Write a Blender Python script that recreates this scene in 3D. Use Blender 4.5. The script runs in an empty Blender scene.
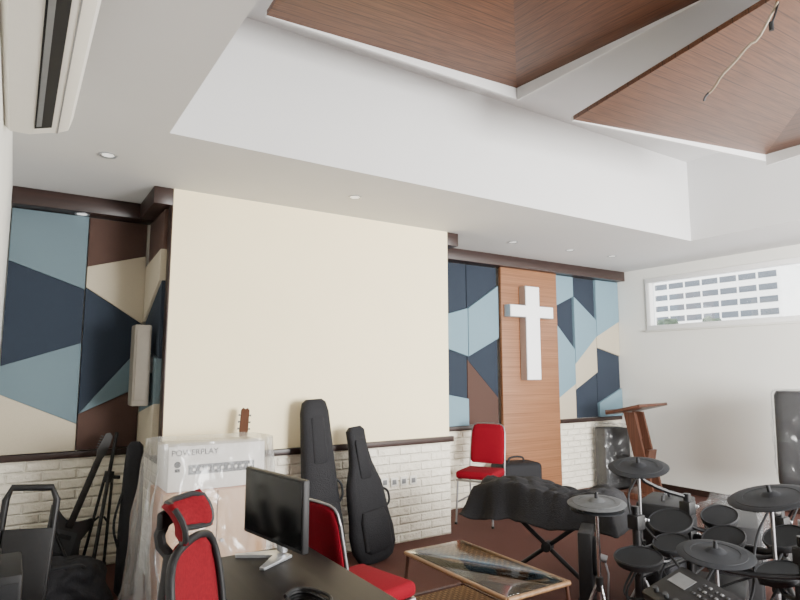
import bpy, bmesh, math, random
from mathutils import Vector, Matrix, Euler, noise
random.seed(4)
R = math.radians
PI = math.pi
COL = bpy.context.scene.collection
# ---------------------------------------------------------------- camera model
PSI, PIT, F, CAMZ = R(33), R(6.8), 592.0, 1.5
CAM = Vector((0, 0, CAMZ))
FW = Vector((math.sin(PSI)*math.cos(PIT), math.cos(PSI)*math.cos(PIT), math.sin(PIT)))
RT = Vector((math.cos(PSI), -math.sin(PSI), 0))
UP = RT.cross(FW)
def ray(px, py): return FW*F + RT*(px-400) + UP*(300-py)
def onZ(px, py, z):
    d = ray(px, py); return CAM + d*((z-CAMZ)/d.z)
def onY(px, py, y):
    d = ray(px, py); return CAM + d*(y/d.y)
def onX(px, py, x):
    d = ray(px, py); return CAM + d*(x/d.x)

# ---------------------------------------------------------------- materials
def lin(c):
    return tuple(((v/255)/12.92 if v/255 <= .04045 else ((v/255+.055)/1.055)**2.4) for v in c)
def nt(m):
    m.use_nodes = True
    return m.node_tree.nodes, m.node_tree.links, m.node_tree.nodes['Principled BSDF']
def coords(n, l, scale=(1, 1, 1)):
    tc = n.new('ShaderNodeTexCoord'); mp = n.new('ShaderNodeMapping')
    mp.inputs['Scale'].default_value = scale
    l.new(tc.outputs['Object'], mp.inputs['Vector'])
    return mp.outputs['Vector']
def mat(name, rgb, rough=.6, metal=0, var=.06, scale=25, bump=0, coat=0, stretch=(1, 1, 1), emit=0, spec=None):
    m = bpy.data.materials.new(name); n, l, b = nt(m)
    c = lin(rgb)
    v = coords(n, l, stretch)
    t = n.new('ShaderNodeTexNoise'); t.inputs['Scale'].default_value = scale; t.inputs['Detail'].default_value = 4
    l.new(v, t.inputs['Vector'])
    r = n.new('ShaderNodeValToRGB')
    r.color_ramp.elements[0].position = .3; r.color_ramp.elements[1].position = .7
    r.color_ramp.elements[0].color = tuple(x*(1-var) for x in c)+(1,)
    r.color_ramp.elements[1].color = tuple(min(1, x*(1+var)) for x in c)+(1,)
    l.new(t.outputs['Fac'], r.inputs['Fac']); l.new(r.outputs['Color'], b.inputs['Base Color'])
    b.inputs['Roughness'].default_value = rough; b.inputs['Metallic'].default_value = metal
    b.inputs['Coat Weight'].default_value = coat
    if spec is not None: b.inputs['Specular IOR Level'].default_value = spec
    if bump:
        bp = n.new('ShaderNodeBump'); bp.inputs['Strength'].default_value = bump; bp.inputs['Distance'].default_value = .01
        l.new(t.outputs['Fac'], bp.inputs['Height']); l.new(bp.outputs['Normal'], b.inputs['Normal'])
    if emit:
        l.new(r.outputs['Color'], b.inputs['Emission Color']); b.inputs['Emission Strength'].default_value = emit
    return m
def wood(name, a, b_, along='X', across='Y', pitch=.09, rough=.45, fine=60, line=.05, coat=0, spec=.5):
    """planks run along one object axis; thin joints across the other"""
    m = bpy.data.materials.new(name); n, l, b = nt(m)
    tc = n.new('ShaderNodeTexCoord')
    mp = n.new('ShaderNodeMapping'); sc = [fine, fine, fine]; sc['XYZ'.index(along)] = 1.1
    mp.inputs['Scale'].default_value = sc
    l.new(tc.outputs['Object'], mp.inputs['Vector'])
    t = n.new('ShaderNodeTexNoise'); t.inputs['Scale'].default_value = 1; t.inputs['Detail'].default_value = 4
    l.new(mp.outputs['Vector'], t.inputs['Vector'])
    r = n.new('ShaderNodeValToRGB')
    r.color_ramp.elements[0].position = .34; r.color_ramp.elements[1].position = .66
    r.color_ramp.elements[0].color = lin(a)+(1,); r.color_ramp.elements[1].color = lin(b_)+(1,)
    l.new(t.outputs['Fac'], r.inputs['Fac'])
    out = r.outputs['Color']
    if pitch:
        sp = n.new('ShaderNodeSeparateXYZ'); l.new(tc.outputs['Object'], sp.inputs[0])
        d = n.new('ShaderNodeMath'); d.operation = 'DIVIDE'; d.inputs[1].default_value = pitch
        l.new(sp.outputs['XYZ'.index(across)], d.inputs[0])
        fr = n.new('ShaderNodeMath'); fr.operation = 'FRACT'; l.new(d.outputs[0], fr.inputs[0])
        lt = n.new('ShaderNodeMath'); lt.operation = 'LESS_THAN'; lt.inputs[1].default_value = line
        l.new(fr.outputs[0], lt.inputs[0])
        mx = n.new('ShaderNodeMixRGB'); mx.blend_type = 'MULTIPLY'; mx.inputs['Color2'].default_value = (.45, .4, .38, 1)
        l.new(lt.outputs[0], mx.inputs['Fac']); l.new(out, mx.inputs['Color1']); out = mx.outputs['Color']
    l.new(out, b.inputs['Base Color'])
    b.inputs['Roughness'].default_value = rough; b.inputs['Coat Weight'].default_value = coat
    b.inputs['Specular IOR Level'].default_value = spec
    return m
def weave_mat(name, a, b_, c, px=.022, py=.022):
    """over-and-under cane weave: checker of two tans with dark gaps"""
    m = bpy.data.materials.new(name); n, l, b = nt(m)
    v = coords(n, l, (1/px, 1/py, 1))
    ck = n.new('ShaderNodeTexChecker'); ck.inputs['Scale'].default_value = 1
    ck.inputs['Color1'].default_value = lin(a)+(1,); ck.inputs['Color2'].default_value = lin(b_)+(1,)
    l.new(v, ck.inputs['Vector'])
    sp = n.new('ShaderNodeSeparateXYZ'); l.new(v, sp.inputs[0])
    hs = []
    for ax in 'XY':
        fr = n.new('ShaderNodeMath'); fr.operation = 'FRACT'; l.new(sp.outputs[ax], fr.inputs[0])
        lt = n.new('ShaderNodeMath'); lt.operation = 'LESS_THAN'; lt.inputs[1].default_value = .16; l.new(fr.outputs[0], lt.inputs[0]); hs.append(lt)
    mxm = n.new('ShaderNodeMath'); mxm.operation = 'MAXIMUM'; l.new(hs[0].outputs[0], mxm.inputs[0]); l.new(hs[1].outputs[0], mxm.inputs[1])
    mx = n.new('ShaderNodeMixRGB'); mx.inputs['Color2'].default_value = lin(c)+(1,)
    l.new(mxm.outputs[0], mx.inputs['Fac']); l.new(ck.outputs['Color'], mx.inputs['Color1'])
    l.new(mx.outputs['Color'], b.inputs['Base Color']); b.inputs['Roughness'].default_value = .7
    b.inputs['Specular IOR Level'].default_value = .2
    return m
def brick(name):
    m = bpy.data.materials.new(name); n, l, b = nt(m)
    tc = n.new('ShaderNodeTexCoord'); sp = n.new('ShaderNodeSeparateXYZ'); cb = n.new('ShaderNodeCombineXYZ')
    l.new(tc.outputs['Object'], sp.inputs[0])
    ad = n.new('ShaderNodeMath'); ad.operation = 'ADD'
    l.new(sp.outputs['X'], ad.inputs[0]); l.new(sp.outputs['Y'], ad.inputs[1])
    l.new(ad.outputs[0], cb.inputs['X']); l.new(sp.outputs['Z'], cb.inputs['Y'])
    t = n.new('ShaderNodeTexBrick')
    t.inputs['Scale'].default_value = 1; t.inputs['Brick Width'].default_value = .23; t.inputs['Row Height'].default_value = .075
    t.inputs['Mortar Size'].default_value = .014; t.inputs['Mortar Smooth'].default_value = 1
    t.inputs['Color1'].default_value = lin((247, 240, 223))+(1,); t.inputs['Color2'].default_value = lin((240, 232, 214))+(1,)
    t.inputs['Mortar'].default_value = lin((244, 237, 220))+(1,)
    l.new(cb.outputs[0], t.inputs['Vector'])
    no = n.new('ShaderNodeTexNoise'); no.inputs['Scale'].default_value = 17; no.inputs['Detail'].default_value = 7; no.inputs['Roughness'].default_value = .6
    l.new(tc.outputs['Object'], no.inputs['Vector'])
    ma = n.new('ShaderNodeMath'); ma.operation = 'MULTIPLY_ADD'; ma.inputs[1].default_value = -.45
    l.new(t.outputs['Fac'], ma.inputs[0]); l.new(no.outputs['Fac'], ma.inputs[2])
    bp = n.new('ShaderNodeBump'); bp.inputs['Strength'].default_value = 1; bp.inputs['Distance'].default_value = .027
    l.new(ma.outputs[0], bp.inputs['Height']); l.new(bp.outputs['Normal'], b.inputs['Normal'])
    l.new(t.outputs['Color'], b.inputs['Base Color']); b.inputs['Roughness'].default_value = .75
    return m
def plastic(name, haze=.04, gloss=.03, scale=14, bump=.6, fres=.25, rough=.2):
    """thin clear film: transparent, with wrinkles that catch the light at glancing angles"""
    m = bpy.data.materials.new(name); n, l, b = nt(m)
    o = n['Material Output']
    v = coords(n, l, (1, 1, .55))
    t = n.new('ShaderNodeTexNoise'); t.inputs['Scale'].default_value = scale; t.inputs['Detail'].default_value = 2; t.inputs['Distortion'].default_value = .5
    l.new(v, t.inputs['Vector'])
    bp = n.new('ShaderNodeBump'); bp.inputs['Strength'].default_value = bump; bp.inputs['Distance'].default_value = .03
    l.new(t.outputs['Fac'], bp.inputs['Height'])
    gl = n.new('ShaderNodeBsdfGlossy'); gl.inputs['Roughness'].default_value = rough; l.new(bp.outputs['Normal'], gl.inputs['Normal'])
    df = n.new('ShaderNodeBsdfDiffuse'); df.inputs['Color'].default_value = (.82, .83, .84, 1)
    lw = n.new('ShaderNodeLayerWeight'); lw.inputs['Blend'].default_value = .2; l.new(bp.outputs['Normal'], lw.inputs['Normal'])
    ml = n.new('ShaderNodeMath'); ml.operation = 'MULTIPLY_ADD'; ml.inputs[1].default_value = fres; ml.inputs[2].default_value = gloss
    l.new(lw.outputs['Fresnel'], ml.inputs[0])
    tr = n.new('ShaderNodeBsdfTransparent'); tr.inputs[0].default_value = (.98, .985, .99, 1)
    m1 = n.new('ShaderNodeMixShader'); m1.inputs[0].default_value = haze
    l.new(tr.outputs[0], m1.inputs[1]); l.new(df.outputs[0], m1.inputs[2])
    mx = n.new('ShaderNodeMixShader')
    l.new(ml.outputs[0], mx.inputs[0]); l.new(m1.outputs[0], mx.inputs[1]); l.new(gl.outputs[0], mx.inputs[2])
    l.new(mx.outputs[0], o.inputs['Surface'])
    return m
def glass(name, tint=(.95, .97, .97), fac=.08, ior=1.4, rough=.03):
    m = bpy.data.materials.new(name); n, l, b = nt(m); o = n['Material Output']
    tr = n.new('ShaderNodeBsdfTransparent'); tr.inputs[0].default_value = tint+(1,)
    gl = n.new('ShaderNodeBsdfGlossy'); gl.inputs['Roughness'].default_value = rough
    fr = n.new('ShaderNodeFresnel'); fr.inputs['IOR'].default_value = ior
    ad = n.new('ShaderNodeMath'); ad.operation = 'ADD'; ad.inputs[1].default_value = fac; l.new(fr.outputs[0], ad.inputs[0])
    mx = n.new('ShaderNodeMixShader'); l.new(ad.outputs[0], mx.inputs[0])
    l.new(tr.outputs[0], mx.inputs[1]); l.new(gl.outputs[0], mx.inputs[2]); l.new(mx.outputs[0], o.inputs['Surface'])
    return m

MT = dict(
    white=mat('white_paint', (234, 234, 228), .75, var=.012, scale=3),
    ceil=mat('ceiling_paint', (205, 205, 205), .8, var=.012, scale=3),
    cream=mat('cream_paint', (249, 234, 194), .7, var=.012, scale=3),
    brick=brick('white_split_brick'),
    floor=mat('reddish_brown_carpet', (82, 50, 44), .8, var=.18, scale=160, bump=.25, spec=.25),
    trim=wood('dark_wenge_trim', (38, 24, 21), (52, 34, 29), 'X', 'Z', 0, .4, 40),
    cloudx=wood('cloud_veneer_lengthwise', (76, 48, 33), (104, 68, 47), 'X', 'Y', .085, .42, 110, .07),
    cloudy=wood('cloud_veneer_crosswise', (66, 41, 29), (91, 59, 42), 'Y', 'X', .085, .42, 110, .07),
    panel=wood('brown_wall_veneer', (126, 84, 56), (150, 105, 74), 'X', 'Z', .11, .5, 130, .03),
    cab=wood('orange_cabinet_veneer', (160, 106, 66), (184, 130, 86), 'Z', 'X', 0, .45, 50),
    cabf=wood('light_brown_cabinet_front', (178, 138, 98), (198, 160, 120), 'Z', 'X', 0, .5, 50),
    lect=wood('lectern_mahogany', (68, 42, 32), (92, 58, 44), 'Z', 'X', 0, .35, 50),
    slate=mat('slate_fabric', (98, 116, 124), .95, var=.12, scale=300, bump=.3),
    lblue=mat('light_blue_fabric', (116, 144, 158), .95, var=.12, scale=300, bump=.3),
    navy=mat('navy_fabric', (38, 47, 60), .95, var=.2, scale=300, bump=.3),
    brown=mat('brown_fabric', (76, 55, 48), .95, var=.2, scale=300, bump=.3),
    beige=mat('beige_fabric', (182, 172, 152), .95, var=.1, scale=300, bump=.3),
    black=mat('black_plastic', (24, 24, 26), .55, var=.15, scale=60, spec=.4),
    rubber=mat('black_rubber', (31, 32, 35), .7, var=.12, scale=80, spec=.35),
    nylon=mat('black_nylon', (24, 24, 28), .75, var=.3, scale=120, bump=.4, spec=.35),
    bmetal=mat('black_painted_metal', (24, 24, 26), .4, .3, var=.1),
    chrome=mat('chrome', (205, 205, 208), .18, 1, var=.03),
    steel=mat('dull_steel', (150, 150, 153), .4, .9, var=.05),
    silver=mat('silver_paint', (180, 182, 186), .35, .7, var=.03),
    red=mat('red_velour', (120, 8, 27), .9, var=.15, scale=200, bump=.2, spec=.15),
    redmesh=mat('red_mesh', (112, 14, 25), .9, var=.18, scale=120, bump=.15, spec=.2),
    desk=wood('black_oak_desk', (22, 17, 17), (32, 26, 25), 'Y', 'X', 0, .55, 40, spec=.2),
    screen=mat('monitor_screen', (10, 11, 13), .2, var=.05, spec=.3),
    acw=mat('ac_white_plastic', (230, 227, 218), .4, var=.01),
    spk=mat('grey_beige_speaker', (108, 102, 92), .7, var=.04),
    grey=mat('grey_plastic', (112, 114, 116), .5, var=.06),
    dgrey=mat('dark_grey_plastic', (50, 52, 55), .5, var=.08),
    lgrey=mat('white_window_plastic', (246, 246, 245), .4, var=.01),
    cymb=mat('cymbal_rubber', (31, 33, 37), .7, var=.12, scale=40, spec=.3),
    hatgrey=mat('grey_cymbal_rubber', (78, 80, 82), .65, var=.12, scale=40, spec=.3),  # one even grey, lighter than the other cymbal rubber
    head=mat('mesh_drum_head', (26, 28, 31), .7, var=.15, scale=200, spec=.3),
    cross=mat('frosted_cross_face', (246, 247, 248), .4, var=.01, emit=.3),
    bamboo=wood('bamboo_rods', (124, 92, 62), (154, 118, 82), 'Y', 'X', 0, .4, 50),
    weave=weave_mat('woven_rattan', (138, 104, 70), (112, 82, 54), (54, 40, 30)),
    tglass=glass('table_glass', (.95, .96, .95), .015, 1.055, .06),
    wglass=glass('window_glass', (.97, .98, .98), .03),
    sheet=plastic('milky_plastic_drape', .17, .035, 9, .9, .55, .2),
    sheet2=plastic('dusty_plastic_wrap', .05, .03, 12, .7, .26, .2),
    sheet3=plastic('thin_clear_wrap', .02, .02, 9, .6, .14, .15),
    carton=mat('white_carton', (216, 211, 204), .6, var=.03),
    ink=mat('grey_ink', (34, 34, 40), .6, var=.05),
    gtop=wood('guitar_spruce', (168, 112, 62), (196, 142, 88), 'Z', 'X', 0, .3, 40),
    gneck=mat('guitar_neck_wood', (78, 48, 31), .75, var=.15, scale=40, stretch=(4, 4, .5), spec=.2),
    gblack=mat('black_guitar_lacquer', (20, 18, 18), .3, var=.1),
    ebony=mat('ebony_fingerboard', (26, 22, 20), .5, var=.1),
    lamp=mat('downlight_lens', (244, 244, 240), .4, var=.01, emit=1.0),
    facade=mat('pale_facade', (240, 239, 236), .8, var=.03, scale=.3),
    bwin=mat('dark_building_window', (78, 84, 92), .4, var=.1, scale=.5),
    leaf=mat('dark_green_foliage', (66, 78, 62), .8, var=.5, scale=1.2),
    bark=mat('brown_bark', (78, 60, 46), .9, var=.2, scale=3),
    wire=mat('grey_beige_cable', (132, 120, 102), .5, var=.05),
    floor_glare=mat('painted_floor_reflection', (170, 168, 166), .8, var=.06, scale=60, bump=.2),  # pale grey stands for light reflected off the floor
    dark=mat('dark_void', (12, 12, 13), .8, var=.05),
)
# ---------------------------------------------------------------- mesh builder
class MB:
    def __init__(s): s.bm = bmesh.new()
    def _xf(s, vs, M): bmesh.ops.transform(s.bm, matrix=M, verts=vs)
    def box(s, c, d, rot=None, bev=0, seg=2):
        g = bmesh.ops.create_cube(s.bm, size=1); vs = g['verts']
        bmesh.ops.scale(s.bm, vec=d, verts=vs)
        if bev:
            es = list({e for v in vs for e in v.link_edges})
            r = bmesh.ops.bevel(s.bm, geom=es, offset=min(bev, min(d)*.49), segments=seg, profile=.5, affect='EDGES')
            vs = list({v for f in r['faces'] for v in f.verts} | {v for v in vs if v.is_valid})
        M = Matrix.Translation(Vector(c))
        if rot is not None: M = M @ (rot if isinstance(rot, Matrix) else Euler(rot).to_matrix().to_4x4())
        s._xf(vs, M); return s
    def cyl(s, p0, p1, r0, r1=None, seg=18):
        p0, p1 = Vector(p0), Vector(p1); d = p1-p0
        g = bmesh.ops.create_cone(s.bm, cap_ends=True, segments=seg, radius1=r0, radius2=r0 if r1 is None else r1, depth=d.length)
        M = Matrix.Translation((p0+p1)/2) @ d.to_track_quat('Z', 'Y').to_matrix().to_4x4()
        s._xf(g['verts'], M); return s
    def tube(s, pts, r, seg=8, closed=False, smooth=0):
        P = [Vector(p) for p in pts]
        for _ in range(smooth):
            Q = []
            n = len(P)
            rng = range(n if closed else n-1)
            if not closed: Q.append(P[0])
            for i in rng:
                a, b = P[i], P[(i+1) % n]; Q += [a*.75+b*.25, a*.25+b*.75]
            if not closed: Q.append(P[-1])
            P = Q
        n = len(P); rings = []; prev = None
        for i in range(n):
            if closed: t = P[(i+1) % n]-P[i-1]
            else: t = P[min(i+1, n-1)]-P[max(i-1, 0)]
            t.normalize()
            if prev is None:
                a = Vector((0, 0, 1)) if abs(t.z) < .9 else Vector((1, 0, 0))
                nrm = t.cross(a).normalized()
            else:
                nrm = (prev - t*prev.dot(t)).normalized()
            prev = nrm; bn = t.cross(nrm)
            rings.append([s.bm.verts.new(P[i]+(nrm*math.cos(k*2*PI/seg)+bn*math.sin(k*2*PI/seg))*r) for k in range(seg)])
        for i in range(n if closed else n-1):
            A, B = rings[i], rings[(i+1) % n]
            for k in range(seg):
                s.bm.faces.new((A[k], A[(k+1) % seg], B[(k+1) % seg], B[k]))
        if not closed:
            s.bm.faces.new(rings[0][::-1]); s.bm.faces.new(rings[-1])
        return s
    def lathe(s, prof, M=None, seg=32):
        M = M or Matrix(); rings = []
        for r, z in prof:
            if r < 1e-5: rings.append([s.bm.verts.new(M @ Vector((0, 0, z)))])
            else: rings.append([s.bm.verts.new(M @ Vector((r*math.cos(k*2*PI/seg), r*math.sin(k*2*PI/seg), z))) for k in range(seg)])
        for A, B in zip(rings, rings[1:]):
            for k in range(seg):
                k2 = (k+1) % seg
                if len(A) == 1 and len(B) == 1: continue
                if len(A) == 1: s.bm.faces.new((A[0], B[k2], B[k]))
                elif len(B) == 1: s.bm.faces.new((A[k], A[k2], B[0]))
                else: s.bm.faces.new((A[k], A[k2], B[k2], B[k]))
        return s
    def prism(s, outline, z0, z1, M=None, bev=0):
        M = M or Matrix()
        a = [s.bm.verts.new((x, y, z0)) for x, y in outline]; b = [s.bm.verts.new((x, y, z1)) for x, y in outline]
        n = len(a); fs = [s.bm.faces.new(a[::-1]), s.bm.faces.new(b)]
        for i in range(n): fs.append(s.bm.faces.new((a[i], a[(i+1) % n], b[(i+1) % n], b[i])))
        vs = a+b
        if bev:
            es = [e for e in fs[0].edges]+[e for e in fs[1].edges]
            r = bmesh.ops.bevel(s.bm, geom=es, offset=bev, segments=3, profile=.5, affect='EDGES')
            vs = list({v for f in r['faces'] for v in f.verts} | {v for v in vs if v.is_valid})
        s._xf(vs, M); return s
    def slab(s, pts, up):
        """flat polygon given an upward thickness"""
        up = Vector(up); lo = [s.bm.verts.new(p) for p in pts]; hi = [s.bm.verts.new(Vector(p)+up) for p in pts]
        n = len(lo); s.bm.faces.new(lo); s.bm.faces.new(hi[::-1])
        for j in range(n): s.bm.faces.new((lo[j], hi[j], hi[(j+1) % n], lo[(j+1) % n]))
        return s
    def loft(s, secs, n=28, p=2.6, M=None, cap=True):
        """secs: (cx, cy, z, half width, half depth), superellipse rings"""
        M = M or Matrix(); rings = []
        for cx, cy, z, hw, hd in secs:
            ring = []
            for k in range(n):
                t = 2*PI*k/n; c, q = math.cos(t), math.sin(t)
                ring.append(s.bm.verts.new(M @ Vector((cx+hw*math.copysign(abs(c)**(2/p), c), cy+hd*math.copysign(abs(q)**(2/p), q), z))))
            rings.append(ring)
        for A, B in zip(rings, rings[1:]):
            for k in range(n): s.bm.faces.new((A[k], A[(k+1) % n], B[(k+1) % n], B[k]))
        if cap: s.bm.faces.new(rings[0][::-1]); s.bm.faces.new(rings[-1])
        return s
    def lump(s, c, d, rz=0, amp=.02, seed=0, p=4, freq=5, sub=4, flat=True, sag=0):
        g = bmesh.ops.create_icosphere(s.bm, subdivisions=sub, radius=1)
        Rz = Matrix.Rotation(rz, 3, 'Z')
        for v in g['verts']:
            q = v.co; m = (abs(q.x)**p+abs(q.y)**p+abs(q.z)**p)**(1/p)
            q = q/m
            w = Vector((q.x*d[0]/2, q.y*d[1]/2, q.z*d[2]/2))
            nn = noise.noise(w*freq+Vector((seed*7.1, seed*3.3, seed)))+.5*noise.noise(w*freq*2.3+Vector((seed, 9, seed*2)))
            w += v.co.normalized()*amp*nn
            if flat and w.z < -d[2]/2: w.z = -d[2]/2
            if sag: w.z -= sag*(abs(q.y)**3)*(.6+.6*noise.noise(Vector((w.x*6, seed, 0))))
            v.co = Vector(c)+Rz @ w
        return s
    def build(s, name, m, parent=None, world=False, solid=0, sharp=38):
        bm = s.bm
        if world and parent is not None:
            r = parent
            while r.parent: r = r.parent
            bmesh.ops.transform(bm, matrix=r.matrix_basis.inverted(), verts=bm.verts[:])
        bmesh.ops.recalc_face_normals(bm, faces=bm.faces[:])
        for f in bm.faces: f.smooth = True
        for e in bm.edges:
            if len(e.link_faces) == 2 and e.calc_face_angle(0) > R(sharp): e.smooth = False
        me = bpy.data.meshes.new(name); bm.to_mesh(me); bm.free()
        me.materials.append(MT[m] if isinstance(m, str) else m)
        o = bpy.data.objects.new(name, me); COL.objects.link(o)
        if parent is not None: o.parent = parent
        if solid:
            sm = o.modifiers.new('thick', 'SOLIDIFY'); sm.thickness = solid; sm.offset = 0
        return o
def tag(o, label, cat, group=None):
    o['label'] = label; o['category'] = cat
    if group: o['group'] = group
    return o
def thing(name, label, cat, loc=(0, 0, 0), rz=0, group=None, rot=None):
    o = bpy.data.objects.new(name, None); COL.objects.link(o); o.empty_display_size = .1
    o.location = loc; o.rotation_euler = rot if rot else (0, 0, rz)
    return tag(o, label, cat, group)
def struct(o):
    o['kind'] = 'structure'; return o
def dup(root, loc, rz, label, group=None):
    r = root.copy(); COL.objects.link(r); r.location = loc; r.rotation_euler = (0, 0, rz); r['label'] = label
    if group: r['group'] = group
    for ch in list(root.children):
        c = ch.copy(); COL.objects.link(c); c.parent = r
        for g in list(ch.children):
            d = g.copy(); COL.objects.link(d); d.parent = c
    return r
def text_mesh(name, body, size, M, m, parent, depth=.001):
    cu = bpy.data.curves.new(name, 'FONT'); cu.body = body; cu.size = size; cu.extrude = depth
    t = bpy.data.objects.new(name+'_tmp', cu); COL.objects.link(t)
    bpy.context.view_layer.update()
    me = bpy.data.meshes.new_from_object(t.evaluated_get(bpy.context.evaluated_depsgraph_get()))
    bpy.data.objects.remove(t); me.transform(M); me.materials.clear(); me.materials.append(MT[m]); me.name = name
    o = bpy.data.objects.new(name, me); COL.objects.link(o); o.parent = parent
    return o
def feet(parent, pts, r=.015, h=.02):
    for p in pts:
        m = MB(); m.cyl(p, (p[0], p[1], p[2]+h), r); m.build('rubber_foot', 'rubber', parent)
def bx(x0, x1, y0, y1, z0, z1): return ((x0+x1)/2, (y0+y1)/2, (z0+z1)/2), (x1-x0, y1-y0, z1-z0)

# ================================================================ ROOM SHELL
XL, XR, YB, YC = -.09, 7.05, 5.3, 4.55
CX0, CX1 = .93, 3.51
ZS, ZU = 2.86, 3.72
OX0, OX1, OY0, OY1 = .67, 5.92, -2.0, 3.47
XW = -1.4
mb = MB(); mb.box(*bx(XW-.15, 7.25, -2.75, 5.5, -.12, 0)); struct(mb.build('floor', 'floor'))
mb = MB(); mb.box(*bx(XL, XR+.2, YB, YB+.2, 0, ZU)); struct(mb.build('wall_back', 'white'))
mb = MB(); mb.box(*bx(XL-.15, XL, 1.25, YB+.2, 0, ZU)); mb.box(*bx(XW, XL-.15, 1.25, 1.4, 0, ZU)); mb.box(*bx(XW-.15, XW, -2.6, 1.4, 0, ZU))  # the stepped-out pieces are unseen, added to block light from the left
struct(mb.build('wall_left', 'white'))
mb = MB(); mb.box(*bx(XW-.15, 2.6, -2.75, -2.6, 0, ZU)); struct(mb.build('wall_front_blocker', 'white'))  # unseen partial wall, added so light enters only from the rear right
mb = MB(); mb.box(*bx(CX0, CX1, YC, YB, 0, ZS)); struct(mb.build('wall_center', 'cream'))
WY0, WY1, WZ0, WZ1 = 1.9, 4.80, 2.03, 2.72
mb = MB()
mb.box(*bx(XR, XR+.2, -2.6, YB, 0, WZ0)); mb.box(*bx(XR, XR+.2, -2.6, YB, WZ1, ZU))
mb.box(*bx(XR, XR+.2, WY1, YB, WZ0, WZ1)); mb.box(*bx(XR, XR+.2, -2.6, WY0, WZ0, WZ1))
struct(mb.build('wall_right', 'white'))
mb = MB()
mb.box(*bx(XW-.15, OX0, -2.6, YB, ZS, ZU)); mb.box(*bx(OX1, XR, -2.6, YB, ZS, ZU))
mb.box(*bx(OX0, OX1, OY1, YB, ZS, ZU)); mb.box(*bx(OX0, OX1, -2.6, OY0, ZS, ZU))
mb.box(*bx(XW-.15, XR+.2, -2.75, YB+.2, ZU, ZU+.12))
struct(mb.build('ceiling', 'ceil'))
mb = MB(); mb.box(*bx(CX0, CX1, YC-.015, YC, 0, .835)); struct(mb.build('wall_lower_center', 'brick'))
mb = MB(); mb.box(*bx(XL, CX0, YB-.015, YB, 0, .835)); struct(mb.build('wall_lower_left', 'brick'))
mb = MB(); mb.box(*bx(CX1, XR, YB-.015, YB, 0, .835)); struct(mb.build('wall_lower_right', 'brick'))
mb = MB(); mb.box(*bx(CX0-.015, CX0, YC, YB-.015, 0, .835)); struct(mb.build('wall_lower_side', 'brick'))
k = 1
def trim(*b, bev=.006):
    global k
    m = MB(); m.box(*bx(*b), bev=bev); struct(m.build('trim_%d' % k, 'trim')); k += 1
trim(CX0-.03, CX1+.03, YC-.04, YC, .835, .885)
trim(XL, CX0, YB-.045, YB, .835, .885)
trim(CX1, XR, YB-.045, YB, .835, .885)
trim(CX0-.03, CX0, YC, YB-.045, .835, .885)
trim(XL, CX0, YB-.18, YB, 2.73, ZS)
trim(CX0-.14, CX0, YC, YB-.18, 2.73, ZS)
trim(CX1+.14, XR, YB-.18, YB, 2.73, ZS)
trim(CX1, CX1+.14, YC, YB, 2.73, ZS)
trim(CX0-.012, CX0, YC, YC+.1, .885, 2.73, bev=.003)
mb = MB(); mb.box(*bx(XR-.015, XR, -2.6, YB-.02, 0, .07)); struct(mb.build('baseboard_right', 'trim'))
wf = MB(); t_ = .06
for b in ((WY0, WY1, WZ0, WZ0+t_), (WY0, WY1, WZ1-t_, WZ1), (WY0, WY0+t_, WZ0+t_, WZ1-t_), (WY1-t_, WY1, WZ0+t_, WZ1-t_)):
    wf.box(*bx(XR-.02, XR+.1, *b), bev=.005)
win = struct(wf.build('window_1', 'lgrey'))
mb = MB(); mb.box(*bx(XR+.06, XR+.066, WY0+t_, WY1-t_, WZ0+t_, WZ1-t_)); mb.build('pane', 'wglass', win)
mb = MB(); mb.box(*bx(XR-.04, XR+.03, WY0-.02, WY1+.02, WZ0-.025, WZ0), bev=.005); mb.build('window_sill', 'white', win)

# ================================================================ ACOUSTIC BOARDS
def apanel(axis, a0, a1, depth, rows, label, group):
    """one upright board of fabric patches; rows = (v_left, v_right, fabric) lower borders"""
    zt, zb = 2.725, .89
    if axis == 'X': root = thing('acoustic_board', label, 'acoustic panel', ((a0+a1)/2, depth, zb), 0, group)
    else: root = thing('acoustic_board', label, 'acoustic panel', (depth, (a0+a1)/2, zb), 0, group)
    p = (0, 0); g = .004
    for i, (vl, vr, c) in enumerate(rows):
        th = {'navy': .036, 'brown': .036, 'slate': .05, 'lblue': .066, 'beige': .056}[c]
        def P(a, v, o):
            z = zt+(zb-zt)*v
            return (a, depth-o, z) if axis == 'X' else (depth-o, a, z)
        a_, b_ = a0+g, a1-g
        q = [(a_, p[0]), (b_, p[1]), (b_, vr), (a_, vl)]
        if abs(p[0]-vl) < 1e-4: q = [(a_, vl), (b_, p[1]), (b_, vr)]
        if abs(p[1]-vr) < 1e-4: q = [(a_, p[0]), (b_, vr), (a_, vl)]
        m = MB()
        f = [m.bm.verts.new(P(a, v, th)) for a, v in q]; bk = [m.bm.verts.new(P(a, v, .002)) for a, v in q]
        n = len(q); m.bm.faces.new(f); m.bm.faces.new(bk[::-1])
        for j in range(n): m.bm.faces.new((f[j], bk[j], bk[(j+1) % n], f[(j+1) % n]))
        bmesh.ops.recalc_face_normals(m.bm, faces=m.bm.faces[:])
        es = [e for e in m.bm.edges if all(abs((v.co.y if axis == 'X' else v.co.x)-(depth-th)) < 1e-5 for v in e.verts)]
        bmesh.ops.bevel(m.bm, geom=es, offset=.007, segments=2, profile=.5, affect='EDGES')
        m.build('fabric_patch', c, root, world=True)
        p = (vl, vr)
    return root
GL, GR = 'acoustic panels in the left niche', 'acoustic panels either side of the wooden cross panel'
apanel('X', XL+.005, .44, YB, [(.22, .32, 'slate'), (.65, .55, 'navy'), (.76, .89, 'slate'), (1, 1, 'beige')],
       'slate, navy and beige acoustic panel in the left niche, against the left wall', GL)
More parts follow.
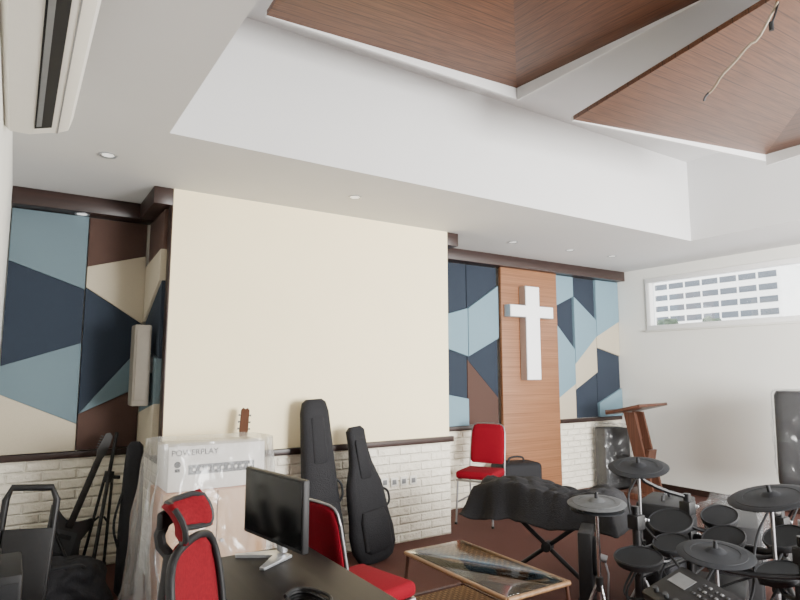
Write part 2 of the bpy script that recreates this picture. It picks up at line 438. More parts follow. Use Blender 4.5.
apanel('X', .44, CX0-.05, YB, [(.22, .15, 'brown'), (.31, .46, 'beige'), (.85, .56, 'navy'), (.85, .74, 'slate'), (1, 1, 'brown')],
       'brown-topped acoustic panel in the left niche beside the cream wall', GL)
apanel('Y', YC+.11, YB-.05, CX0, [(.17, .2, 'brown'), (.3, .45, 'beige'), (.62, .55, 'navy'), (.8, .85, 'slate'), (1, 1, 'beige')],
       'acoustic panel on the side face of the cream wall, seen edge on', GL)
apanel('X', CX1+.01, 4.33, YB, [(.40, .28, 'navy'), (.46, .58, 'lblue'), (.76, .84, 'navy'), (1, 1, 'lblue')],
       'navy and light blue acoustic panel next to the edge of the cream wall', GR)
apanel('X', 4.33, 4.8, YB, [(.28, .12, 'navy'), (.58, .46, 'lblue'), (.60, .84, 'navy'), (1, 1, 'brown')],
       'acoustic panel with a brown foot touching the left side of the wooden cross panel', GR)
apanel('X', 5.77, 6.12, YB, [(.22, .14, 'lblue'), (.34, .52, 'navy'), (.86, .76, 'lblue'), (1, 1, 'beige')],
       'narrow acoustic panel touching the right side of the wooden cross panel', GR)
apanel('X', 6.12, 6.56, YB, [(.14, .30, 'navy'), (.62, .42, 'lblue'), (.80, .68, 'beige'), (1, 1, 'navy')],
       'acoustic panel with a beige wedge, second to the right of the wooden cross panel', GR)
apanel('X', 6.56, XR-.005, YB, [(.42, .30, 'lblue'), (.50, .56, 'beige'), (.90, .80, 'navy'), (1, 1, 'lblue')],
       'light blue topped acoustic panel in the corner by the white right wall', GR)
sp_ = thing('wall_speaker', 'grey-beige slim loudspeaker fixed to the side face of the cream wall', 'speaker', (.80, 4.80, 1.24))
mb = MB(); mb.box(*bx(.735, .855, 4.72, 4.88, 1.24, 1.84), bev=.012); mb.build('body', 'spk', sp_, True)
mb = MB(); mb.box(*bx(.750, .840, 4.712, 4.721, 1.28, 1.80), bev=.003); mb.build('grille', 'spk', sp_, True)
mb = MB(); mb.box(*bx(.855, .89, 4.77, 4.83, 1.48, 1.60)); mb.build('bracket', 'grey', sp_, True)

wp = thing('wood_wall_cladding', 'tall brown wood wall panel behind the white cross', 'wall panel', (5.285, YB-.06, 0))
mb = MB(); mb.box(*bx(4.81, 5.76, YB-.10, YB-.05, 0, 2.73), bev=.004); mb.build('veneer_face', 'panel', wp, True)
mb = MB(); mb.box(*bx(4.83, 5.74, YB-.05, YB-.046, 0, 2.73)); mb.build('backing', 'trim', wp, True)
YX = YB-.16
a = onY(529, 287, YX); b = onY(529, 380, YX); l_ = onY(507, 311, YX); r_ = onY(550, 313, YX); v0 = onY(523, 330, YX); v1 = onY(537, 330, YX)
cr = thing('wall_cross', 'white frosted cross with metal edge hung on the brown wood panel', 'cross', ((v0.x+v1.x)/2, YX, b.z))
cxm = (v0.x+v1.x)/2; hw = (v1.x-v0.x)/2; za, zb2 = a.z, b.z; zc = (l_.z+r_.z)/2
def cross_outline(e):
    q = .072
    return [(-hw+e, zb2+e), (hw-e, zb2+e), (hw-e, zc-q+e), (r_.x-cxm-e, zc-q+e), (r_.x-cxm-e, zc+q-e), (hw-e, zc+q-e), (hw-e, za-e),
            (-hw+e, za-e), (-hw+e, zc+q-e), (l_.x-cxm+e, zc+q-e), (l_.x-cxm+e, zc-q+e), (-hw+e, zc-q+e)]
Mx = Matrix.Translation((cxm, YX, 0)) @ Matrix.Rotation(PI/2, 4, 'X')
mb = MB(); mb.prism(cross_outline(0), -.05, .05, Mx); mb.build('frame', 'silver', cr, True)
mb = MB(); mb.prism(cross_outline(.008), .05, .056, Mx); mb.build('frosted_face', 'cross', cr, True)

# ================================================================ CEILING CLOUDS
def cloud(A, e1, e2, L1, L2, zr, rise, label, dropA=.8):
    """square veneer plate folded along its diagonal; white gussets close the two far sides"""
    A = Vector((A[0], A[1], 0)); e1 = Vector(e1+(0,)).normalized(); e2 = Vector(e2+(0,)).normalized()
    C = A+e1*L1; B = C+e2*L2; D = A+e2*L2; Z = Vector((0, 0, 1))
    root = thing('ceiling_cloud', label, 'ceiling panel', (A+B)/2+Z*zr, 0, 'wooden ceiling clouds')
    Aw, Bw, Cw, Dw = A+Z*zr, B+Z*zr, C+Z*(zr+rise), D+Z*(zr+rise)
    Dd = C+(e2-e1)*min(L1, L2)
    fold = Vector((Dd.x, Dd.y, zr+rise))
    if L2 < L1: left = (Aw, Cw, fold, Dw); right = (Cw, Bw, fold)
    else: left = (Aw, Cw, fold); right = (Cw, Bw, Dw, fold)
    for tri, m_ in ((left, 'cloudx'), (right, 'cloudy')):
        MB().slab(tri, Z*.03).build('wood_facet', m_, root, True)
    for P, Pw, o, drop in ((A, Aw, -e2, dropA), (B, Bw, e1, 1)):
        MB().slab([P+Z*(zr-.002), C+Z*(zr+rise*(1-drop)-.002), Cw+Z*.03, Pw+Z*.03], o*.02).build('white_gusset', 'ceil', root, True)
    for w in (.38, .7):
        for u in (.3, .65):
            q = A+e1*L1*w+e2*L2*u
            m = MB(); m.cyl(q+Z*(zr+rise+.015), q+Z*ZU, .007); m.build('hanger_rod', 'silver', root, True)
    return root
cloud((1.05, 2.97), (1, 0), (0, -1), 1.89, 1.5, 3.45, .09, 'folded wooden ceiling cloud hanging nearest the left side of the ceiling recess', .9)
cloud((3.1, 2.6), (.9916, -.129), (-.129, -.9916), 2.07, 2.07, 3.2, .09, 'folded wooden ceiling cloud on the right with a loose cable below it', .6)
cb_ = thing('hanging_cable', 'loose grey-beige cable dangling from the right wooden ceiling cloud', 'cable', (2.97, 1.24, 3.22))
mb = MB(); mb.tube([(2.97, 1.24, 3.26), (2.93, 1.26, 3.18), (2.945, 1.33, 3.10), (2.925, 1.36, 3.09), (2.93, 1.44, 3.03), (2.915, 1.50, 2.985), (2.94, 1.55, 2.95), (2.94, 1.58, 2.93)], .0065, smooth=1); mb.build('cable_sheath', 'wire', cb_, True)
mb = MB(); mb.tube([(2.98, 1.24, 3.26), (2.92, 1.235, 3.17), (2.89, 1.24, 3.12)], .005, smooth=1); mb.cyl((2.89, 1.24, 3.13), (2.892, 1.242, 3.09), .011); mb.build('connector', 'black', cb_, True)
mb = MB(); mb.tube([(2.94, 1.58, 2.935), (2.935, 1.60, 2.915), (2.94, 1.61, 2.90)], .006); mb.build('bare_end', 'dgrey', cb_, True)

def downlight(x, y, z, label):
    root = thing('downlight', label, 'downlight', (x, y, z), 0, 'recessed ceiling downlights')
    m = MB(); m.lathe([(.036, -.001), (.05, -.006), (.054, -.003), (.054, .0)]); m.build('trim_ring', 'silver', root)
    m = MB(); m.lathe([(0, -.0025), (.036, -.0015), (.036, 0)]); m.build('lens', 'lamp', root)
for px, py, z, lb in ((108, 155, ZS, 'downlight in the soffit near the air conditioner'), (355, 197, ZS, 'downlight in the soffit above the middle of the cream wall'),
                      (513, 242, ZS, 'downlight in the soffit in front of the cross'), (570, 250, ZS, 'middle downlight of the row in front of the cross niche'),
                      (612, 256, ZS, 'downlight of the cross row nearest the white right wall')):
    p = onZ(px, py, z); downlight(p.x, p.y, z-.001, lb)
downlight(.38, 5.2, 2.729, 'downlight under the dark pelmet of the left niche')

# ================================================================ AIR CONDITIONER
ac = thing('air_conditioner', 'white wall-mounted split air conditioner high on the left wall', 'air conditioner', (XL, 1.95, 2.42))
prof = [(0, .02), (.02, 0), (.085, 0), (.10, .005), (.155, .022), (.175, .025), (.215, .045), (.23, .10), (.23, .25), (.21, .285), (.17, .3), (0, .3)]
Mac = Matrix.Translation((XL, 2.66, 2.42)) @ Matrix.Rotation(PI/2, 4, 'X')
mb = MB(); mb.prism(prof, 0, 1.25, Mac); mb.build('body', 'acw', ac, True)
mb = MB(); mb.prism([(.100, .001), (.156, .0185), (.154, .026), (.098, .010)], .07, 1.18, Mac); mb.build('air_outlet', 'dark', ac, True)
mb = MB(); mb.prism([(.106, -.001), (.122, .004), (.121, .008), (.105, .004)], .1, 1.15, Mac); mb.build('louver', 'grey', ac, True)
mb = MB(); mb.prism([(.176, .0235), (.180, .0255), (.179, .029), (.175, .027)], .0, 1.25, Mac); mb.build('front_seam', 'grey', ac, True)
# ================================================================ SOCKETS
for px, py, lb in ((384.5, 482.5, 'white wall socket nearest the guitar bags'), (394, 482, 'second wall socket of the row, counted from the guitar bags'),
                   (403.5, 481, 'third wall socket of the row, counted from the guitar bags'), (413, 480, 'white wall socket nearest the red chair by the niche')):
    p = onY(px, py, YC-.02)
    root = thing('wall_socket', lb, 'socket', (p.x, YC-.016, p.z), 0, 'sockets in the brick wainscot')
    m = MB(); m.box((0, -.006, 0), (.074, .012, .078), bev=.004); m.build('plate', 'acw', root)
    m = MB(); m.box((0, -.0125, 0), (.042, .003, .042), bev=.001); m.build('insert', 'grey', root)

# ================================================================ CHAIRS (banquet)
def banquet(name, label, loc, rz):
    root = thing(name, label, 'chair', loc, rz, 'red banquet chairs')
    m = MB(); m.box((0, .0, .460), (.43, .43, .075), bev=.03, seg=4); m.build('seat', 'red', root)
    Mb = Matrix.Translation((0, -.215, .50)) @ Matrix.Rotation(R(10), 4, 'X')
    secs = [(0, 0, .03, .175, .018), (0, 0, .05, .195, .03), (0, 0, .2, .20, .034), (0, 0, .34, .193, .032), (0, 0, .405, .17, .028), (0, 0, .424, .13, .015)]
    m = MB(); m.loft(secs, M=Mb, p=3.6); m.build('backrest', 'red', root)
    for sx in (-1, 1):
        m = MB(); m.tube([(sx*.19, .2, .42), (sx*.2, .21, .2), (sx*.205, .23, .0)], .011, 10); lg = m.build('leg', 'steel', root)
        m = MB(); m.cyl((sx*.205, .23, 0), (sx*.205, .23, .02), .016); m.build('foot_cap', 'black', lg)
        m = MB(); m.tube([(sx*.205, -.27, 0), (sx*.205, -.22, .2), (sx*.205, -.205, .45), (sx*.202, -.245, .68), (sx*.196, -.275, .84)], .009, 10, smooth=1); lg = m.build('leg', 'steel', root)
        m = MB(); m.cyl((sx*.205, -.27, 0), (sx*.205, -.27, .02), .016); m.build('foot_cap', 'black', lg)
    m = MB(); m.tube([(-.196, -.275, .84), (-.18, -.286, .905), (-.12, -.292, .925), (.12, -.292, .925), (.18, -.286, .905), (.196, -.275, .84)], .007, 10, smooth=1); m.build('top_rail', 'steel', root)
    m = MB()
    for sx in (-1, 1): m.tube([(sx*.2, .205, .41), (sx*.2, -.2, .41)], .011, 8)
    m.tube([(-.2, .2, .41), (.2, .2, .41)], .011, 8); m.tube([(-.2, -.2, .41), (.2, -.2, .41)], .011, 8)
    m.build('seat_frame', 'steel', root)
    m = MB(); m.tube([(-.2, -.21, .22), (.2, -.21, .22)], .009, 8)
    for sx in (-1, 1): m.tube([(sx*.2, .21, .2), (sx*.2, -.22, .2)], .009, 8)
    m.build('stretcher', 'steel', root)
    return root
def face(dx, dy): return math.atan2(-dx, dy)
c1 = banquet('banquet_chair', 'red banquet chair with steel frame between the desk and the coffee table', (1.47, 2.64, 0), face(.98, .2))
c1.scale = (.96, .96, .98)
c2 = dup(c1, (4.04, 4.72, 0), face(-.86, -.5), 'red banquet chair with steel frame standing by the cross niche')
c2.scale = (.92, .94, 1.02)

# ================================================================ OFFICE CHAIR
oc = thing('office_chair', 'red mesh office chair with headrest and black frame at the black desk', 'chair', (.675, 1.52, 0), face(.84, -.54))
m = MB()
for i in range(5):
    a_ = i*2*PI/5; d = Vector((math.cos(a_), math.sin(a_), 0))
    m.tube([Vector((0, 0, .11)), d*.15+Vector((0, 0, .1)), d*.29+Vector((0, 0, .075))], .02, 8)
m.cyl((0, 0, .07), (0, 0, .15), .045); m.build('star_base', 'black', oc)
for i in range(5):
    a_ = i*2*PI/5; d = Vector((math.cos(a_), math.sin(a_), 0)); t = Vector((-d.y, d.x, 0))
    m = MB(); m.cyl(d*.29+Vector((0, 0, .03))-t*.025, d*.29+Vector((0, 0, .03))+t*.025, .03); m.cyl(d*.29+Vector((0, 0, .03)), d*.29+Vector((0, 0, .08)), .01); m.build('caster', 'rubber', oc)
m = MB(); m.cyl((0, 0, .14), (0, 0, .3), .028); m.cyl((0, 0, .3), (0, 0, .42), .018); m.box((0, 0, .42), (.2, .2, .03), bev=.01); m.build('gas_lift', 'bmetal', oc)
m = MB(); m.loft([(0, 0, .435, .22, .21), (0, 0, .45, .245, .24), (0, 0, .49, .25, .245), (0, 0, .505, .23, .225)], p=4); m.build('seat', 'redmesh', oc)
bow = [(-.15, -.24, .56), (-.185, -.25, .66), (-.19, -.258, .85), (-.175, -.285, 1.01), (-.10, -.30, 1.05), (.10, -.30, 1.05), (.175, -.285, 1.01), (.19, -.258, .85), (.185, -.25, .66), (.15, -.24, .56)]
m = MB(); m.tube(bow, .011, 10, closed=True, smooth=2); m.build('back_frame', 'black', oc)
m = MB(); m.tube([(0, -.1, .43), (0, -.24, .44), (0, -.345, .55), (0, -.365, .8), (0, -.345, 1.02)], .020, 10, smooth=1)
m.tube([(-.18, -.27, .80), (0, -.365, .76), (.18, -.27, .80)], .013, 8, smooth=1); m.build('spine', 'black', oc)
m = MB()
nz, nx = 14, 10; g = []
for i in range(nz+1):
    z = .57+(1.042-.57)*i/nz; row = []
    w = .178 if .62 < z < .98 else (.145 if z <= .62 else .178-(z-.98)*1.2)
    for j in range(nx+1):
        u = -1+2*j/nx; row.append(m.bm.verts.new((u*w, -.245-.052*(i/nz)**1.3-.03*(1-u*u), z)))
    g.append(row)
for i in range(nz):
    for j in range(nx): m.bm.faces.new((g[i][j], g[i][j+1], g[i+1][j+1], g[i+1][j]))
m.build('back_mesh', 'redmesh', oc, solid=.006)
def hp(u, v): return (u*.102, -.335-.02*v+.055*u*u-.012*v*v, 1.115+.033*v+.016*u*u*v)
m = MB(); nz, nx = 8, 14; g = []
for i in range(nz+1):
    v = -1+2*i/nz
    g.append([m.bm.verts.new(hp(-1+2*j/nx, v)) for j in range(nx+1)])
for i in range(nz):
    for j in range(nx): m.bm.faces.new((g[i][j], g[i][j+1], g[i+1][j+1], g[i+1][j]))
m.build('headrest', 'redmesh', oc, solid=.012)
m = MB(); m.tube([hp(-1, .9), hp(-1.03, 0), hp(-1, -.9), hp(-.8, -1.06), hp(0, -1.08), hp(.8, -1.06), hp(1, -.9), hp(1.03, 0), hp(1, .9), hp(0, 1.06)], .008, 8, closed=True, smooth=1); m.build('headrest_frame', 'black', oc)
m = MB(); m.tube([(0, -.34, 1.0), (0, -.385, 1.05), (0, -.362, 1.112)], .016, 8, smooth=1); m.box((0, -.358, 1.112), (.12, .018, .045), bev=.006); m.build('headrest_bracket', 'black', oc)
for sx in (-1, 1):
    m = MB(); m.tube([(sx*.2, .0, .43), (sx*.27, -.01, .46), (sx*.275, -.02, .64)], .015, 8, smooth=1); m.box((sx*.275, .0, .65), (.06, .24, .025), bev=.011); m.build('armrest', 'black', oc)

# ================================================================ DESK + MONITOR
dk = thing('desk', 'black wooden desk carrying the computer monitor', 'desk', (.88, 1.7, 0))
m = MB(); m.box(*bx(.65, 1.13, .85, 2.53, .71, .74), bev=.003); m.build('desktop', 'desk', dk, True)
for y in (.87, 2.49):
    m = MB(); m.box(*bx(.67, 1.1, y, y+.025, 0, .71), bev=.002); m.build('side_panel', 'desk', dk, True)
m = MB(); m.box(*bx(1.095, 1.112, .895, 2.49, .3, .71), bev=.002); m.build('modesty_panel', 'desk', dk, True)
mo = thing('monitor', 'black computer monitor on silver stand at the end of the desk', 'monitor', (.925, 2.40, .74), R(99))
m = MB(); m.box((0, -.02, .20), (.47, .03, .275), bev=.006); m.build('housing', 'black', mo)
m = MB(); m.box((0, -.0035, .203), (.45, .003, .25), bev=.001); m.build('screen', 'screen', mo)
m = MB(); m.box((0, -.048, .125), (.05, .025, .22), rot=(R(-6), 0, 0), bev=.006); m.build('stand_neck', 'silver', mo)
m = MB(); m.prism([(-.12, .09), (-.10, .1), (0, -.02), (.10, .1), (.12, .09), (.05, -.075), (-.05, -.075)], 0, .012, bev=.003); m.build('stand_foot', 'silver', mo)
cc = MB()
pts = []
for i in range(40):
    a_ = i*.55; pts.append((.84+.06*math.cos(a_)*(1+.2*math.sin(i)), 1.83+.09*math.sin(a_), .747+.0009*i))
cc.tube(pts, .006, 6, smooth=1); tag(cc.build('cable_coil', 'black'), 'tangle of black cable lying on the desk', 'cable')

# ================================================================ COFFEE TABLE
X0, X1, Y0, Y1, ZT = 2.0, 2.42, 2.16, 3.02, .45
ct = thing('coffee_table', 'slim brown coffee table with glass over woven rattan', 'table', ((X0+X1)/2, (Y0+Y1)/2, 0))
m = MB()
for x in (X0, X1): m.tube([(x, Y0, ZT-.012), (x, Y1, ZT-.012)], .012, 10)
for y in (Y0, Y1): m.tube([(X0, y, ZT-.012), (X1, y, ZT-.012)], .012, 10)
m.build('top_frame', 'bamboo', ct, True)
m = MB(); m.box(*bx(X0+.006, X1-.006, Y0+.006, Y1-.006, ZT-.003, ZT+.003), bev=.002); m.build('glass_top', 'tglass', ct, True)
m = MB(); m.box(*bx(X0+.010, X1-.010, Y0+.010, Y1-.010, ZT-.024, ZT-.014)); m.build('rattan_top', 'weave', ct, True)
for x in (X0+.01, X1-.01):
    for y in (Y0+.01, Y1-.01):
        dx = -.03 if x < 2.2 else .03; dy = -.03 if y < 2.5 else .03
        m = MB(); m.tube([(x, y, ZT-.02), (x+dx, y+dy, 0)], .011, 10); m.build('leg', 'lect', ct, True)
m = MB(); m.box(*bx(X0+.02, X1-.02, Y0+.04, Y1-.04, .185, .195))
m.build('lower_shelf', 'weave', ct, True)
m = MB()
for x in (X0-.005, X1+.005): m.tube([(x, Y0-.0, .19), (x, Y1+.0, .19)], .008, 8)
for y in (Y0-.005, Y1+.005): m.tube([(X0, y, .19), (X1, y, .19)], .008, 8)
m.build('shelf_frame', 'lect', ct, True)

# ================================================================ KEYBOARD ON X STAND
ang = math.atan2(-.88, .35)
kc = Vector((3.27, 3.11, 0))
ks = thing('keyboard_stand', 'black folding cross-legged stand under the covered keyboard', 'stand', kc, ang)
for s_ in (-1, 1):
    m = MB(); m.tube([(s_*.30, 0, .49), (-s_*.30, 0, .03)], .016, 10); m.build('leg', 'bmetal', ks)
for s_ in (-1, 1):
    m = MB(); m.tube([(s_*.30, -.2, .02), (s_*.30, .2, .02)], .018, 10); m.build('foot', 'rubber', ks)
    m = MB(); m.tube([(s_*.30, -.11, .50), (s_*.30, .11, .50)], .016, 10); m.build('top_arm', 'bmetal', ks)
m = MB(); m.cyl((0, -.035, .26), (0, .035, .26), .035); m.build('pivot', 'black', ks)
kb = thing('keyboard_bag', 'keyboard under a wide wrinkled black cover lying on the folding stand', 'bag', kc+Vector((0, 0, .517)), ang)
m = MB(); NU, NV = 96, 52; g = []
Lk, Wk, Hk = 1.06, .42, .155
for i in range(NU+1):
    row = []
    for j in range(NV+1):
        u = -1+2*i/NU; v = -1+2*j/NV
        x, y = u*(Lk/2+.02), v*(Wk/2+.02)
        du = max(0, abs(u)-.88)/.12; dv = max(0, abs(v)-.70)/.30; d_ = min(1, max(du, dv)); d_ = d_*d_*(3-2*d_)
        fold = .5+.5*math.sin(x*19+4*noise.noise(Vector((x*2.2, y*2, 2))))
        sagl = .09+.07*noise.noise(Vector((x*3.6, 7 if v > 0 else 3, 0)))
        crease = abs(noise.noise(Vector((x*7+y*4, y*9-x*3, 5))))
        z = Hk-(Hk+sagl-.03)*d_+.034*noise.noise(Vector((x*4, y*5, 1)))*(1-.6*d_)+.016*noise.noise(Vector((x*11, y*12, 4)))-.022*(1-crease)**4*(1-d_)
        if u < .3: z += .040*math.exp(-((u+.35)/.38)**2)*(1-d_)
        if u > .3: z += .034*math.exp(-((u-.7)/.16)**2)*(1-d_)
        oy = math.copysign(.04*d_*fold, v) if dv > 0 else 0
        ox = math.copysign(.02*d_, u) if du > dv else 0
        row.append(m.bm.verts.new((x+ox, y+oy, z)))
    g.append(row)
for i in range(NU):
    for j in range(NV): m.bm.faces.new((g[i][j], g[i+1][j], g[i+1][j+1], g[i][j+1]))
m.build('draped_cover', 'nylon', kb, solid=.008, sharp=80)
m = MB(); m.box((0, 0, .055), (Lk-.16, Wk-.14, .09), bev=.02); m.build('keyboard_body', 'black', kb)

bc = thing('equipment_case', 'black soft equipment case in front of the wooden cross panel', 'case', (4.78, 4.98, 0), R(-12))
m = MB(); m.box((0, 0, .25), (.5, .32, .48), bev=.05, seg=4); m.build('body', 'nylon', bc)
m = MB(); m.lump((0, -.15, .2), (.4, .08, .3), 0, .01, 2, 4, 6); m.build('pocket', 'nylon', bc)
m = MB(); m.tube([(-.1, 0, .48), (-.09, 0, .545), (.09, 0, .545), (.1, 0, .48)], .012, 8, smooth=2); m.build('handle', 'rubber', bc)
feet(bc, [(sx*.2, sy*.12, 0) for sx in (-1, 1) for sy in (-1, 1)], .02)

# ================================================================ GIG BAGS
def gig(name, label, loc, H, wb, rot, seed=1, slim=False):
    root = thing(name, label, 'guitar bag', loc, 0, 'black guitar bags leaning on the cream wall', rot)
    h = H
    if slim: S = [(0, .09, .05), (.02, .125, .065), (.1, .16, .075), (.25, .155, .075), (.38, .14, .07), (.55, .13, .062), (.75, .118, .058), (.92, .108, .052), (.98, .09, .045), (1, .06, .03)]
    else: S = [(0, .10, .05), (.02, .15, .06), (.1, .195, .07), (.22, .2, .07), (.33, .18, .066), (.45, .172, .064), (.56, .16, .06), (.72, .10, .052), (.85, .08, .045), (.97, .08, .042), (1, .05, .03)]
    q = wb/.4
    m = MB(); m.loft([(0, 0, z*h, w*q, d) for z, w, d in S], p=2.9); m.build('padded_body', 'nylon', root)
    m = MB(); m.loft([(0, -.05, .07*h, .09*q, .02), (0, -.062, .1*h, .13*q, .03), (0, -.066, .3*h, .125*q, .03), (0, -.06, .37*h, .1*q, .02)], p=3.4); m.build('pocket', 'nylon', root)
    m = MB(); m.loft([(0, -.045, .6*h, .045*q, .01), (0, -.052, .62*h, .055*q, .016), (0, -.046, .88*h, .05*q, .014), (0, -.04, .9*h, .04*q, .01)], p=3.4); m.build('neck_pocket', 'nylon', root)
    sx = (S[4][1]+.0)*q
    m = MB(); m.tube([(sx, 0, .36*h), (sx+.035, -.01, .39*h), (sx+.035, -.01, .47*h), (sx-.01, 0, .5*h)], .01, 8, smooth=2); m.build('handle', 'rubber', root)
    return root
gig('guitar_bag', 'tall slim black bass guitar bag standing against the cream wall', (2.10, 4.28, 0), 1.28, .44, (R(-5.5), R(-3), 0), 1, True)
gig('guitar_bag', 'shorter black guitar bag leaning beside the wall sockets', (2.52, 4.22, 0), 1.06, .42, (R(-9), R(-6), R(8)), 2)

# ================================================================ CABINET, BOX, PLASTIC, GUITAR
cbn = thing('wooden_cabinet', 'light brown wooden cabinet under the plastic sheet', 'cabinet', (1.13, 4.04, 0))
m = MB(); m.box(*bx(.8, 1.46, 3.86, 4.22, .0, .76), bev=.004); m.build('body', 'cab', cbn, True)
for x0, x1 in ((.803, 1.127), (1.133, 1.457)):
    m = MB(); m.box(*bx(x0, x1, 3.842, 3.86, .02, .755), bev=.003); d = m.build('door', 'cabf', cbn, True)
    xx = x1-.03 if x0 < 1 else x0+.03
    m = MB(); m.cyl((xx, 3.842, .45), (xx, 3.826, .45), .011); m.build('knob', 'silver', d, True)
bo = thing('appliance_box', 'white printed carton on the wooden cabinet under clear plastic', 'box', (1.13, 4.04, .76))
m = MB(); m.box(*bx(.83, 1.44, 3.87, 4.2, .762, 1.035), bev=.005); m.build('carton', 'carton', bo, True)
Mt = Matrix.Translation((-.285, -.172, .218)) @ Matrix.Rotation(PI/2, 4, 'X')
text_mesh('printed_text', 'POWERPLAY', .050, Mt, 'ink', bo)
m = MB(); m.lathe([(.0, 0), (.02, 0), (.02, .001), (0, .001)], Matrix.Translation((-.245, -.170, .165)) @ Matrix.Rotation(PI/2, 4, 'X')); m.box((-.245, -.1705, .13), (.03, .001, .02)); m.build('printed_emblem', 'ink', bo)
m = MB(); m.box((.03, -.1702, .128), (.42, .001, .06)); pm = m.build('printed_picture', 'dgrey', bo)
m = MB()
for i in range(9): m.lathe([(0, 0), (.009, 0), (.009, .001), (0, .001)], Matrix.Translation((-.145+.044*i, -.1708, .128)) @ Matrix.Rotation(PI/2, 4, 'X'), 14)
m.build('printed_knobs', 'carton', pm)
ps = thing('plastic_sheet', 'milky crumpled plastic sheet draped over the carton and cabinet', 'plastic sheet', (1.13, 4.04, 0))
m = MB()
nr, nn_ = 34, 120
rings = []
for i in range(nr+1):
    f_ = i/nr
    z = 1.06-1.045*f_; fl = .03+.10*f_**1.2
    ring = []
    for k2 in range(nn_):
        t = 2*PI*k2/nn_; c, q = math.cos(t), math.sin(t)
        x = math.copysign(abs(c)**.34, c)*(.35+fl); y = math.copysign(abs(q)**.34, q)*(.2+fl*.75)
        w = noise.noise(Vector((x*5, y*5, z*2)))*.035*(.4+f_)+noise.noise(Vector((x*14, y*14, z*5)))*.022+.034*(f_**.7)*math.sin(t*15+2.5*noise.noise(Vector((x, y, z*2))))
        ring.append(m.bm.verts.new((x*(1+w*1.8), min(y+w*(1.4 if q < 0 else .2), .245), z+.012*noise.noise(Vector((x*9, y*9, 3)))*(1 if i == 0 else 0))))
    rings.append(ring)
for A_, B_ in zip(rings, rings[1:]):
    for k2 in range(nn_): m.bm.faces.new((A_[k2], A_[(k2+1) % nn_], B_[(k2+1) % nn_], B_[k2]))
cen = m.bm.verts.new((0, 0, 1.055))
for k2 in range(nn_): m.bm.faces.new((rings[0][k2], rings[0][(k2+1) % nn_], cen))
o = m.build('drape', 'sheet', ps)
gt = thing('acoustic_guitar', 'acoustic guitar behind the wooden cabinet, only its headstock showing', 'guitar', (1.38, 4.37, 0), 0, None, (R(-4.5), R(5), 0))
gt.scale = (.9, .9, 1.1)
def gout():
    S = [(0, .0), (.0, .1), (.04, .165), (.12, .19), (.2, .175), (.27, .125), (.33, .12), (.4, .14), (.45, .13), (.48, .08), (.485, 0)]
    return [(w, z) for z, w in S]+[(-w, z) for z, w in reversed(S[1:-1])]
m = MB(); m.prism(gout(), -.045, .045, Matrix.Rotation(PI/2, 4, 'X')); m.build('body', 'gtop', gt)
m = MB(); m.box((0, -.05, .66), (.05, .025, .52), bev=.008); m.build('neck', 'gneck', gt)
m = MB(); m.prism([(-.026, .91), (.026, .91), (.036, .96), (.034, 1.10), (.018, 1.115), (0, 1.105), (-.018, 1.115), (-.034, 1.10), (-.036, .96)], .038, .056, Matrix.Rotation(PI/2, 4, 'X')); hs = m.build('headstock', 'gneck', gt)
for s_ in (-1, 1):
    for i in range(3):
        m = MB(); z = .975+.045*i; m.cyl((s_*.034, -.047, z), (s_*.046, -.047, z), .004); m.box((s_*.049, -.047, z), (.008, .008, .014), bev=.003); m.build('tuning_peg', 'dgrey', hs)
m = MB(); m.lathe([(0, 0), (.05, 0), (.05, .002), (0, .002)], Matrix.Translation((0, -.045, .31)) @ Matrix.Rotation(PI/2, 4, 'X')); m.build('sound_hole', 'dark', gt)
m = MB(); m.box((0, -.05, .13), (.14, .01, .025), bev=.003); m.build('bridge', 'gneck', gt)

# ================================================================ LEFT NICHE CLUTTER
def tripod(label, loc, rot, H, name='tripod_stand'):
    tp = thing(name, label, 'stand', loc, 0, None, rot)
    m = MB(); m.tube([(0, 0, .05), (0, 0, H)], .014, 10); m.build('pole', 'bmetal', tp)
    for i in range(3):
        a_ = i*2*PI/3+.4; d = Vector((math.cos(a_), math.sin(a_), 0))
        m = MB(); m.tube([d*.03+Vector((0, 0, H*.68)), d*.085+Vector((0, 0, .1))], .011, 8); lg = m.build('leg', 'bmetal', tp)
        m = MB(); m.cyl(d*.085+Vector((0, 0, .1)), d*.088+Vector((0, 0, .04)), .016); m.build('rubber_foot', 'rubber', lg)
        m = MB(); m.tube([d*.02+Vector((0, 0, .42)), d*.06+Vector((0, 0, .38))], .008, 6); m.build('brace', 'bmetal', tp)
    m = MB(); m.cyl((0, 0, H*.64), (0, 0, H*.72), .034); m.build('collar', 'black', tp)
    m = MB(); m.cyl((.03, 0, H*.68), (.08, 0, H*.68), .014); m.build('knob', 'black', tp)
tripod('folded black tripod stand standing nearly upright in the left niche', (.57, 5.02, 0), Euler((R(-8), R(8), 0)), 1.04)
eg = thing('electric_guitar', 'black electric guitar leaning sideways on its stand in the left niche', 'guitar', (.30, 4.96, .10), 0, None, Euler((R(-9), R(21), 0)))
def eout():
    return [(0, .0), (.08, .005), (.14, .04), (.155, .11), (.125, .18), (.105, .24), (.135, .31), (.15, .38), (.12, .40), (.075, .36), (.04, .345),
            (-.04, .345), (-.08, .37), (-.14, .43), (-.165, .42), (-.145, .34), (-.115, .25), (-.135, .18), (-.165, .10), (-.145, .035), (-.08, .005)]
MX = Matrix.Rotation(PI/2, 4, 'X')
m = MB(); m.prism(eout(), -.022, .022, MX, bev=.006); m.build('body', 'gblack', eg)
m = MB(); m.prism([(-.09, .06), (.09, .06), (.07, .28), (-.07, .28)], .0225, .0245, MX); m.build('pickguard', 'dgrey', eg)
m = MB(); m.box((0, -.032, .56), (.046, .022, .52), bev=.007); m.build('neck', 'ebony', eg)
